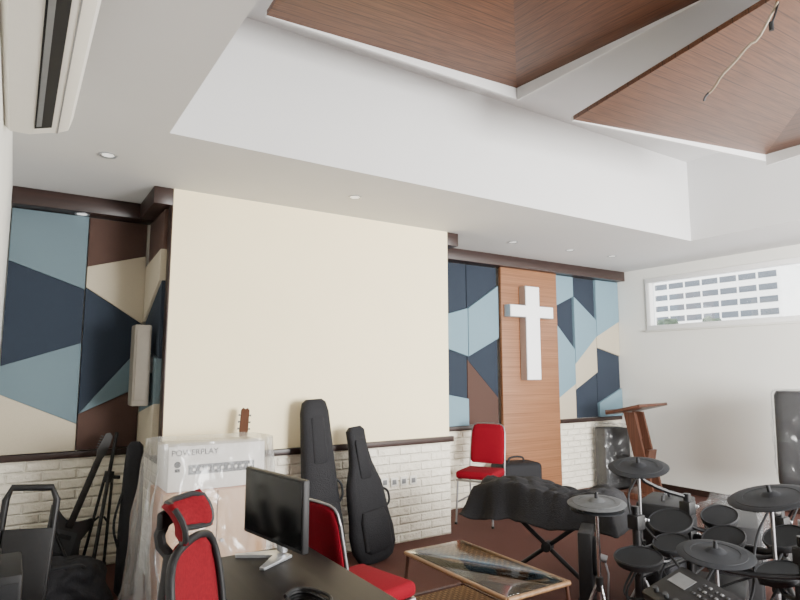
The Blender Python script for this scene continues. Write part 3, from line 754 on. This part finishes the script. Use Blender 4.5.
m = MB(); m.prism([(-.024, .81), (.024, .81), (.034, .86), (.028, .98), (.0, 1.0), (-.028, .985), (-.038, .86)], .026, .042, MX); hd = m.build('headstock', 'ebony', eg)
for i in range(6):
    m = MB(); m.cyl((-.034, -.034, .86+.02*i), (-.052, -.034, .86+.02*i), .005); m.build('tuning_peg', 'dgrey', hd)
for z in (.12, .24):
    m = MB(); m.box((0, -.028, z), (.08, .012, .03), bev=.003); m.build('pickup', 'rubber', eg)
gs = thing('guitar_stand', 'low black folding stand holding the black electric guitar', 'stand', (.30, 4.92, 0), 0)
for s_ in (-1, 1):
    m = MB(); m.tube([(s_*.02, .06, .38), (s_*.11, .0, .16), (s_*.15, -.16, .012)], .011, 8); m.build('leg', 'bmetal', gs)
    m = MB(); m.tube([(s_*.11, .0, .08), (s_*.11, -.10, .07), (s_*.11, -.11, .11)], .010, 8); m.build('cradle_arm', 'rubber', gs)
m = MB(); m.tube([(0, .06, .38), (0, .2, .012)], .011, 8); m.build('leg', 'bmetal', gs)
sb = thing('stand_bag', 'long narrow black bag leaning on the corner of the cream wall', 'bag', (.73, 4.52, 0), 0, None, (R(-12), R(3), 0))
m = MB(); m.loft([(0, 0, .0, .05, .05), (0, 0, .03, .072, .065), (.0, 0, .4, .075, .06), (.0, 0, .8, .066, .055), (0, 0, .98, .055, .045), (0, 0, 1.01, .03, .03)], p=2.4); m.build('padded_body', 'nylon', sb)
m = MB(); m.tube([(-.07, -.02, .3), (-.12, -.04, .45), (-.07, -.02, .65)], .009, 6, smooth=2); m.build('strap', 'rubber', sb)
db = thing('duffel_bag', 'flat slumped black bag on the floor of the left niche', 'bag', (.30, 4.40, 0), R(4))
m = MB(); m.lump((0, 0, .16), (.58, .3, .32), 0, .07, 5, 4, 6, sub=5); m.build('body', 'nylon', db)
m = MB(); m.tube([(-.15, -.1, .27), (-.12, -.18, .32), (.1, -.18, .33), (.15, -.1, .28)], .01, 6, smooth=2); m.build('handle', 'rubber', db)
ht = thing('hand_truck', 'black folding hand truck leaning by the left wall', 'trolley', (.06, 3.62, 0), R(0), None, Euler((R(-8), R(5), 0)))
m = MB(); m.tube([(-.12, 0, .06), (-.12, 0, .84), (-.10, 0, .90), (.08, 0, .90), (.11, 0, .84), (.11, 0, .06)], .018, 10); m.build('frame', 'bmetal', ht)
for z in (.2, .42, .64):
    m = MB(); m.tube([(-.12, 0, z), (.11, 0, z)], .012, 8); m.build('crossbar', 'bmetal', ht)
m = MB(); m.box((0, -.045, .40), (.22, .02, .60), rot=(R(-3), 0, 0), bev=.008); m.build('folded_deck', 'black', ht)
for s_ in (-1, 1):
    m = MB(); m.cyl((s_*.105-.014, .06, .075), (s_*.105+.014, .06, .075), .075, seg=24); m.build('wheel', 'rubber', ht)
lc = thing('speaker_cabinet', 'black box loudspeaker standing against the left wall', 'speaker', (.0, 3.02, 0), 0)
m = MB(); m.box((0, 0, .36), (.17, .36, .70), bev=.012, seg=2); m.build('body', 'black', lc)
m = MB(); m.box((0, -.183, .36), (.145, .008, .64), bev=.003); m.build('grille', 'rubber', lc)
feet(lc, [(sx*.06, sy*.14, 0) for sx in (-1, 1) for sy in (-1, 1)], .014, .012)
m = MB(); m.tube([(0, -.09, .705), (0, -.08, .76), (0, .08, .76), (0, .09, .705)], .009, 8, smooth=1); m.build('handle', 'bmetal', lc)

# ================================================================ LECTERN + WRAPPED ITEMS
le = thing('lectern', 'dark wooden lectern with slanted top by the white right wall', 'lectern', (6.42, 4.55, 0), R(6))
m = MB(); m.box((0, -.02, .035), (.46, .42, .07), bev=.008); m.build('base', 'lect', le)
for sx in (-1, 1):
    m = MB(); m.prism([(-.20, .07), (-.06, .07), (.14, 1.0), (.0, 1.0)], -.018, .018, Matrix.Translation((sx*.1, 0, 0)) @ Matrix(((0, 0, 1, 0), (1, 0, 0, 0), (0, 1, 0, 0), (0, 0, 0, 1)))); m.build('column', 'lect', le)
m = MB(); m.box((0, -.10, .36), (.18, .03, .42), rot=(R(12), 0, 0)); m.build('lower_board', 'lect', le)
m = MB(); m.box((0, .06, .82), (.18, .03, .3), rot=(R(-12), 0, 0)); m.build('upper_board', 'lect', le)
m = MB(); m.box((0, .03, 1.04), (.66, .46, .035), rot=(R(-14), 0, 0), bev=.006); tp_ = m.build('slanted_top', 'lect', le)
m = MB(); m.box((0, .255, .999), (.62, .015, .05), rot=(R(-14), 0, 0), bev=.004); m.build('book_ledge', 'lect', tp_)
wr = thing('wrapped_speaker', 'dark loudspeaker wrapped in dusty clear plastic beside the lectern', 'speaker', (6.56, 5.06, 0), R(-20))
m = MB(); m.box((0, 0, .39), (.36, .24, .76), bev=.02); m.build('body', 'black', wr)
m = MB(); m.box((0, -.123, .39), (.32, .008, .7), bev=.003); m.build('grille', 'rubber', wr)
m = MB(); m.lump((0, 0, .41), (.42, .30, .82), 0, .035, 11, 8, 12, sub=5); m.build('plastic_wrap', 'sheet2', wr)

rs = thing('wrapped_loudspeaker', 'tall black loudspeaker wrapped in plastic by the right wall', 'speaker', (6.42, 2.78, 0), R(25))
m = MB(); m.loft([(0, 0, .42, .2, .2), (0, 0, .44, .22, .21), (0, 0, 1.26, .21, .2), (0, 0, 1.3, .19, .18)], p=7); m.build('body', 'black', rs)
m = MB(); m.box((0, -.205, .85), (.36, .012, .76), bev=.004); m.build('grille', 'rubber', rs)
m = MB(); m.cyl((0, 0, .2), (0, 0, .43), .02); m.build('pole', 'bmetal', rs)
for i in range(3):
    a_ = i*2*PI/3+.5; d = Vector((math.cos(a_), math.sin(a_), 0))
    m = MB(); m.tube([Vector((0, 0, .38)), d*.34+Vector((0, 0, .012))], .012, 8); m.build('leg', 'bmetal', rs)
m = MB(); m.lump((0, 0, .87), (.455, .445, .89), 0, .022, 21, 12, 9, sub=5, flat=False); m.build('plastic_wrap', 'sheet3', rs)

# ================================================================ ELECTRONIC DRUM KIT
ed = thing('electronic_drum_kit', 'black electronic drum kit with rubber pads on a tube rack', 'drum kit', (3.0, 1.9, 0))
def tiltM(p, tx, ty): return Matrix.Translation(p) @ Euler((tx, ty, 0)).to_matrix().to_4x4()
def cymbal(p, r, tx, ty, parent, m_='cymb'):
    M_ = tiltM(p, tx, ty)
    m = MB(); m.lathe([(0, .022), (.012, .022), (.03, .019), (.042, .009), (.05, .007), (r*.62, .003), (r*.63, .005), (r*.80, .003), (r*.81, .001), (r*.97, -.003), (r, -.006), (r*.98, -.010), (r*.5, -.004), (.02, -.003), (0, -.003)], M_, 44)
    o = m.build('cymbal_pad', m_, parent, True)
    m = MB(); m.lathe([(0, .056), (.008, .054), (.010, .022), (0, .022)], M_, 12); m.build('wing_nut', 'rubber', o, True)
    m = MB(); m.box((-r*.72, 0, -.014), (.05, .03, .02), bev=.004); bmesh.ops.transform(m.bm, matrix=M_, verts=m.bm.verts[:]); m.build('trigger_box', 'black', o, True)
def pad(p, r, tx, ty, parent):
    M_ = tiltM(p, tx, ty)
    m = MB(); m.lathe([(0, -.04), (r*.6, -.04), (r*.92, -.028), (r*.96, -.005), (r*.96, .0), (0, 0)], M_, 36); o = m.build('drum_pad', 'black', parent, True)
    m = MB(); m.lathe([(r*.93, .0), (r*1.0, -.008), (r*1.02, .003), (r*.98, .010), (r*.93, .008), (r*.93, .0)], M_, 36); m.build('rim', 'rubber', o, True)
    m = MB(); m.lathe([(0, .005), (r*.93, .005), (r*.93, 0), (0, 0)], M_, 36); m.build('head', 'head', o, True)
    m = MB(); m.box((0, r*.75, -.05), (.05, .05, .04), bev=.006); bmesh.ops.transform(m.bm, matrix=M_, verts=m.bm.verts[:]); m.build('mount', 'black', o, True)
C1, C2, BIG = Vector((3.13, 2.24, .94)), Vector((3.15, 1.52, .89)), Vector((2.76, 1.59, .67))
T1, T2, SN, T3, T4, T5, T6 = Vector((3.22, 2.11, .64)), Vector((3.28, 1.84, .60)), Vector((2.72, 1.97, .56)), Vector((3.02, 1.44, .58)), Vector((3.26, 1.52, .68)), Vector((3.50, 1.98, .66)), Vector((3.02, 1.98, .58))
for p, r, tx, ty in ((C1, .17, .1, -.20), (C2, .195, -.1, -.22), (BIG, .165, .08, -.10)): cymbal(p, r, tx, ty, ed)
PADS = ((T1, .12, .1, -.38), (T2, .11, 0, -.42), (SN, .118, .05, -.14), (T3, .105, -.1, -.24), (T4, .10, -.1, -.42), (T5, .10, .1, -.4), (T6, .095, .05, -.3))
for p, r, tx, ty in PADS: pad(p, r, tx, ty, ed)
U = [Vector((2.84, 2.06, 0)), Vector((3.38, 2.10, 0)), Vector((3.44, 1.62, 0)), Vector((2.94, 1.30, 0))]
for u in U:
    m = MB(); m.tube([u+Vector((0, 0, .02)), u+Vector((0, 0, .78))], .022, 12); m.build('rack_post', 'bmetal', ed, True)
    m = MB(); d = Vector((u.x-3.05, u.y-1.8, 0)).normalized(); m.tube([u-d*.12+Vector((0, 0, .012)), u+Vector((0, 0, .03)), u+d*.14+Vector((0, 0, .012))], .014, 8); m.build('rack_foot', 'rubber', ed, True)
for zz in (.54, .42, .22):
    Zr = Vector((0, 0, zz))
    for a_, b_ in zip(U, U[1:]):
        m = MB(); m.tube([a_+Zr, b_+Zr], .021 if zz > .5 else .014, 12); m.build('rack_bar', 'bmetal', ed, True)
for u in U:
    for zz in (.54, .70):
        m = MB(); m.box(u+Vector((0, 0, zz)), (.068, .068, .075), bev=.008); cl = m.build('clamp', 'black', ed, True)
        m = MB(); m.cyl(u+Vector((.03, 0, zz)), u+Vector((.075, 0, zz)), .012); m.box(u+Vector((.08, 0, zz)), (.012, .045, .014), bev=.004); m.build('clamp_knob', 'silver', cl, True)
for p, u in ((C1, U[1]), (C2, U[2]), (BIG, U[3]), (T1, U[1]), (T2, U[2]), (SN, U[0]), (T3, U[3]), (T4, U[2]), (T5, U[1]), (T6, U[0])):
    q = u+Vector((0, 0, min(.76, p.z-.06)))
    low = p-Vector((0, 0, .02 if p in (C1, C2, BIG) else .04))
    m = MB(); m.tube([q, q*.5+low*.5+Vector((0, 0, -.04)), low-Vector((0, 0, .05)), low+Vector((0, 0, .015))], .012, 8, smooth=1); m.build('boom_arm', 'bmetal', ed, True)
for p, hgt in ((C1, .9), (C2, .85), (BIG, .62)):
    m = MB(); m.tube([Vector((p.x, p.y, .10)), Vector((p.x, p.y, hgt*.55))], .014, 10); m.tube([Vector((p.x, p.y, hgt*.5)), Vector((p.x, p.y, p.z-.01))], .009, 10); st = m.build('cymbal_post', 'steel', ed, True)
    m = MB(); m.cyl((p.x, p.y, hgt*.52), (p.x, p.y, hgt*.58), .022); m.cyl((p.x, p.y, hgt*.55), (p.x-.05, p.y-.03, hgt*.55), .009); m.build('post_collar', 'black', st, True)
    for i in range(3):
        a_ = i*2*PI/3+.5; d = Vector((math.cos(a_), math.sin(a_), 0))
        m = MB(); m.tube([Vector((p.x, p.y, .30))+d*.014, Vector((p.x, p.y, .012))+d*.19], .009, 8); m.build('post_leg', 'steel', st, True)
m = MB(); m.box((3.04, 1.74, .30), (.34, .24, .28), rot=Matrix.Rotation(R(25), 4, 'Z'), bev=.012); m.build('trigger_case', 'black', ed, True)
m = MB(); m.lump((3.16, 1.98, .17), (.36, .20, .34), .3, .03, 41, 5, 6); m.build('cable_bag', 'nylon', ed, True)
md = Vector((2.46, 1.53, .54))
Em = Euler((R(6), R(-22), R(-18))); Mm = Matrix.Translation(md) @ Em.to_matrix().to_4x4()
m = MB(); m.box(md, (.24, .34, .05), rot=Em.to_matrix().to_4x4(), bev=.01); o = m.build('drum_module', 'black', ed, True)
def onmod(mb_, name, mt_, par): bmesh.ops.transform(mb_.bm, matrix=Mm, verts=mb_.bm.verts[:]); return mb_.build(name, mt_, par, True)
m = MB(); m.box((.04, .09, .026), (.07, .10, .003)); onmod(m, 'display', 'grey', o)
for i in range(3):
    for j in range(5):
        m = MB(); m.box((.08-.032*i, .0-.03*j, .027), (.012, .014, .006), bev=.002); onmod(m, 'button', 'grey' if j % 2 else 'dgrey', o)
for j in range(5):
    m = MB(); m.cyl((-.075, -.12+.06*j, .02), (-.075, -.12+.06*j, .045), .011); onmod(m, 'knob', 'dgrey', o)
m = MB(); m.tube([md-Vector((0, 0, .02)), md+Vector((.2, -.12, -.10)), U[3]+Vector((-.02, 0, .48))], .012, 8, smooth=1); m.build('boom_arm', 'bmetal', ed, True)
rnd = random.Random(7)
for p in (C1, C2, T1, T2, T4, T5, T6, SN, BIG, T3, C1+Vector((.03, .02, 0)), SN+Vector((.02, .03, 0)), T5+Vector((.02, .03, 0))):
    m = MB(); mid = p*.6+Vector((2.75, 1.6, .3))*.4
    m.tube([p-Vector((0, 0, .04)), p+Vector((-.08, .06, -.22)), Vector((mid.x, mid.y, .25+rnd.random()*.3)), Vector((2.75+rnd.random()*.3, 1.62+rnd.random()*.3, .22+rnd.random()*.38)), Vector((2.55, 1.55, .42)), md+Vector((.06, .03*rnd.random(), -.02))], .006, 6, smooth=3)
    m.build('trigger_cable', 'rubber', ed, True)
kt = thing('kick_drum_pad', 'black kick drum pad tower standing behind the drum rack', 'drum pad', (3.02, 2.55, 0), R(35))
m = MB(); m.box((0, 0, .28), (.26, .08, .52), bev=.01); m.box((0, -.05, .03), (.30, .20, .05), bev=.01); m.build('tower', 'black', kt)
m = MB(); m.lathe([(.0, .0), (.11, 0), (.115, .02), (.1, .035), (0, .035)], Matrix.Translation((0, -.04, .38)) @ Matrix.Rotation(PI/2, 4, 'X'), 32); m.build('strike_pad', 'rubber', kt)
m = MB(); m.box((0, -.09, .07), (.09, .10, .012), rot=(R(12), 0, 0), bev=.003); m.build('pedal', 'silver', kt)
m = MB(); m.tube([(.02, -.11, .08), (.02, -.12, .28), (.02, -.1, .36)], .006, 6); m.cyl((.02, -.115, .36), (.02, -.075, .37), .022); m.build('beater', 'silver', kt)
gb = thing('gear_bag', 'black gear bag on the floor between the kick pad and the amplifiers', 'bag', (3.56, 2.40, 0), R(15))
m = MB(); m.lump((0, 0, .18), (.36, .24, .36), 0, .03, 51, 5, 6, sub=5); m.build('body', 'nylon', gb)
m = MB(); m.tube([(-.1, -.05, .33), (-.08, -.05, .40), (.08, -.05, .40), (.1, -.05, .33)], .01, 8, smooth=2); m.build('handle', 'rubber', gb)
H = Vector((2.71, 2.21, 0))
hh = thing('hi_hat_stand', 'grey hi-hat cymbal pad on its own tripod stand, left of the drum rack', 'cymbal stand', H)
m = MB(); m.tube([H+Vector((0, 0, .1)), H+Vector((0, 0, .84))], .010, 10); m.build('pole', 'chrome', hh, True)
cymbal(H+Vector((0, 0, .79)), .155, .05, -.08, hh, 'hatgrey')
m = MB(); m.lathe([(.0, 0), (.14, 0), (.142, .006), (.05, .014), (0, .014)], Matrix.Translation(H+Vector((0, 0, .745))), 36); m.build('lower_cymbal', 'cymb', hh, True)
for i in range(3):
    a_ = i*2*PI/3+.2; d = Vector((math.cos(a_), math.sin(a_), 0))
    m = MB(); m.tube([H+Vector((0, 0, .36))+d*.015, H+d*.16+Vector((0, 0, .012))], .009, 8); m.build('leg', 'chrome', hh, True)
m = MB(); m.cyl(H+Vector((0, 0, .33)), H+Vector((0, 0, .4)), .02); m.build('collar', 'black', hh, True)
m = MB(); m.box(H+Vector((-.10, -.09, .04)), (.16, .07, .012), rot=(0, R(10), R(38)), bev=.003); m.build('pedal', 'silver', hh, True)
def combo(label, loc, rz, d):
    root = thing('guitar_amplifier', label, 'amplifier', loc, rz)
    w, dp, h = d
    m = MB(); m.box((0, 0, h/2+.015), (w, dp, h-.03), bev=.015); m.build('body', 'black', root)
    m = MB(); m.box((0, -dp/2-.002, h*.42), (w*.9, .01, h*.68), bev=.004); m.build('grille', 'rubber', root)
    m = MB(); m.box((0, -dp/2-.001, h*.88), (w*.9, .008, h*.13), bev=.003); cp = m.build('control_strip', 'dgrey', root)
    for i in range(6):
        m = MB(); x = (-.38+.15*i)*w; m.cyl((x, -dp/2-.003, h*.88), (x, -dp/2-.02, h*.88), .011, seg=12); m.build('knob', 'grey', cp)
    m = MB(); m.tube([(-.1, 0, h), (-.09, 0, h+.035), (.09, 0, h+.035), (.1, 0, h)], .01, 8, smooth=1); m.build('handle', 'rubber', root)
    feet(root, [(sx*w*.4, sy*dp*.36, 0) for sx in (-1, 1) for sy in (-1, 1)], .018, .018)
combo('black guitar amplifier on the floor behind the middle of the drum rack', (3.88, 2.10, 0), R(28), (.50, .26, .58))
combo('black bass amplifier beside the gear bag, next to the wrapped amplifier', (4.02, 2.66, 0), R(20), (.46, .3, .58))
fc = thing('flight_case', 'black road case with metal edges behind the drum kit, by the pale floor patch', 'case', (4.16, 1.66, 0), R(25))
m = MB(); m.box((0, 0, .28), (.42, .34, .54), bev=.008); m.build('body', 'black', fc)
for sx in (-1, 1):
    for sy in (-1, 1):
        m = MB(); m.box((sx*.206, sy*.166, .28), (.024, .024, .546), bev=.003); m.build('corner_edge', 'steel', fc)
m = MB(); m.box((0, 0, .38), (.426, .346, .012)); m.build('lid_seam', 'steel', fc)
m = MB(); m.box((0, -.176, .36), (.07, .012, .07), bev=.004); m.build('latch', 'chrome', fc)
am = thing('wrapped_amplifier', 'low amplifier wrapped in crumpled plastic behind the drum kit', 'amplifier', (4.72, 2.56, 0), R(15))
m = MB(); m.box((0, 0, .24), (.48, .3, .44), bev=.015); m.build('body', 'black', am)
m = MB(); m.box((0, -.153, .2), (.44, .008, .32), bev=.003); m.build('grille', 'rubber', am)
m = MB(); m.lump((0, 0, .26), (.58, .40, .52), 0, .05, 31, 6, 9, sub=5); m.build('plastic_wrap', 'sheet2', am)
feet(am, [(sx*.2, sy*.11, 0) for sx in (-1, 1) for sy in (-1, 1)], .02, .025)
rg = MB(); rg.box((5.25, 1.75, .005), (1.1, .9, .01), bev=.003); tag(rg.build('floor_reflection_patch', 'floor_glare'), 'pale floor patch imitating a light reflection behind the drum kit near the right wall', 'floor reflection')  # thin pale slab paints a light reflection onto the carpet

# ================================================================ OUTSIDE
XBD = 160
bd = thing('apartment_building', 'pale multi-storey building seen through the high window', 'building', (XBD, 89, 0))
ztop = 28.3
m = MB(); m.box(*bx(XBD, XBD+18, 71, 112, 0, ztop)); m.build('facade', 'facade', bd, True)
m = MB(); m.box(*bx(XBD-.6, XBD+18.6, 70.4, 112.6, ztop, ztop+.9)); m.build('parapet', 'facade', bd, True)
for i in range(6):
    z = ztop-3.1-i*3.2
    for j in range(8):
        y = 72.0+j*5.0
        m = MB(); m.box(*bx(XBD-.12, XBD+.02, y, y+4.4, z, z+1.6)); m.build('window', 'bwin', bd, True)
for i in range(7):
    z = ztop-3.5-i*3.2
    m = MB(); m.box(*bx(XBD-.6, XBD, 71, 112, z-.12, z+.14)); m.build('ledge', 'facade', bd, True)
for y, h, lb in ((76, 12.6, 'leafy tree in front of the pale building, beside the window edge'), (66, 11.9, 'leafy tree before the pale building, further from the room corner')):
    tr = thing('tree', lb, 'tree', (118, y, 0), 0, 'trees in front of the pale building')
    m = MB(); m.tube([(0, 0, 0), (.2, .1, h*.3), (0, 0, h*.6)], .3, 8, smooth=1); m.build('trunk', 'bark', tr)
    m = MB()
    m.lump((0, 0, h*.72), (6, 6.4, h*.56), 0, 1.2, y, 2, .5, sub=5, flat=False); m.build('crown', 'leaf', tr)

# ================================================================ LIGHT + CAMERA
w = bpy.data.worlds.new('World'); bpy.context.scene.world = w; w.use_nodes = True
bg = w.node_tree.nodes['Background']; bg.inputs[0].default_value = (.96, .98, 1, 1); bg.inputs[1].default_value = 5.6
def area(name, loc, target, sx, sy, e, col=(1, 1, 1)):
    l = bpy.data.lights.new(name, 'AREA'); l.shape = 'RECTANGLE'; l.size = sx; l.size_y = sy; l.energy = e; l.color = col
    o = bpy.data.objects.new(name, l); COL.objects.link(o); o.location = loc
    o.rotation_euler = (Vector(target)-Vector(loc)).to_track_quat('-Z', 'Y').to_euler(); return o
area('daylight_from_rear_windows', (4.2, -2.3, 1.6), (7.0, 3.2, 1.4), 2.8, 1.9, 1120, (1, .985, .95))
cam = bpy.data.cameras.new('Camera'); co = bpy.data.objects.new('Camera', cam); COL.objects.link(co)
cam.sensor_width = 36; cam.lens = F/800*36; cam.clip_start = .05; cam.clip_end = 600
co.location = CAM; co.rotation_euler = (PI/2+PIT, 0, -PSI)
bpy.context.scene.camera = co
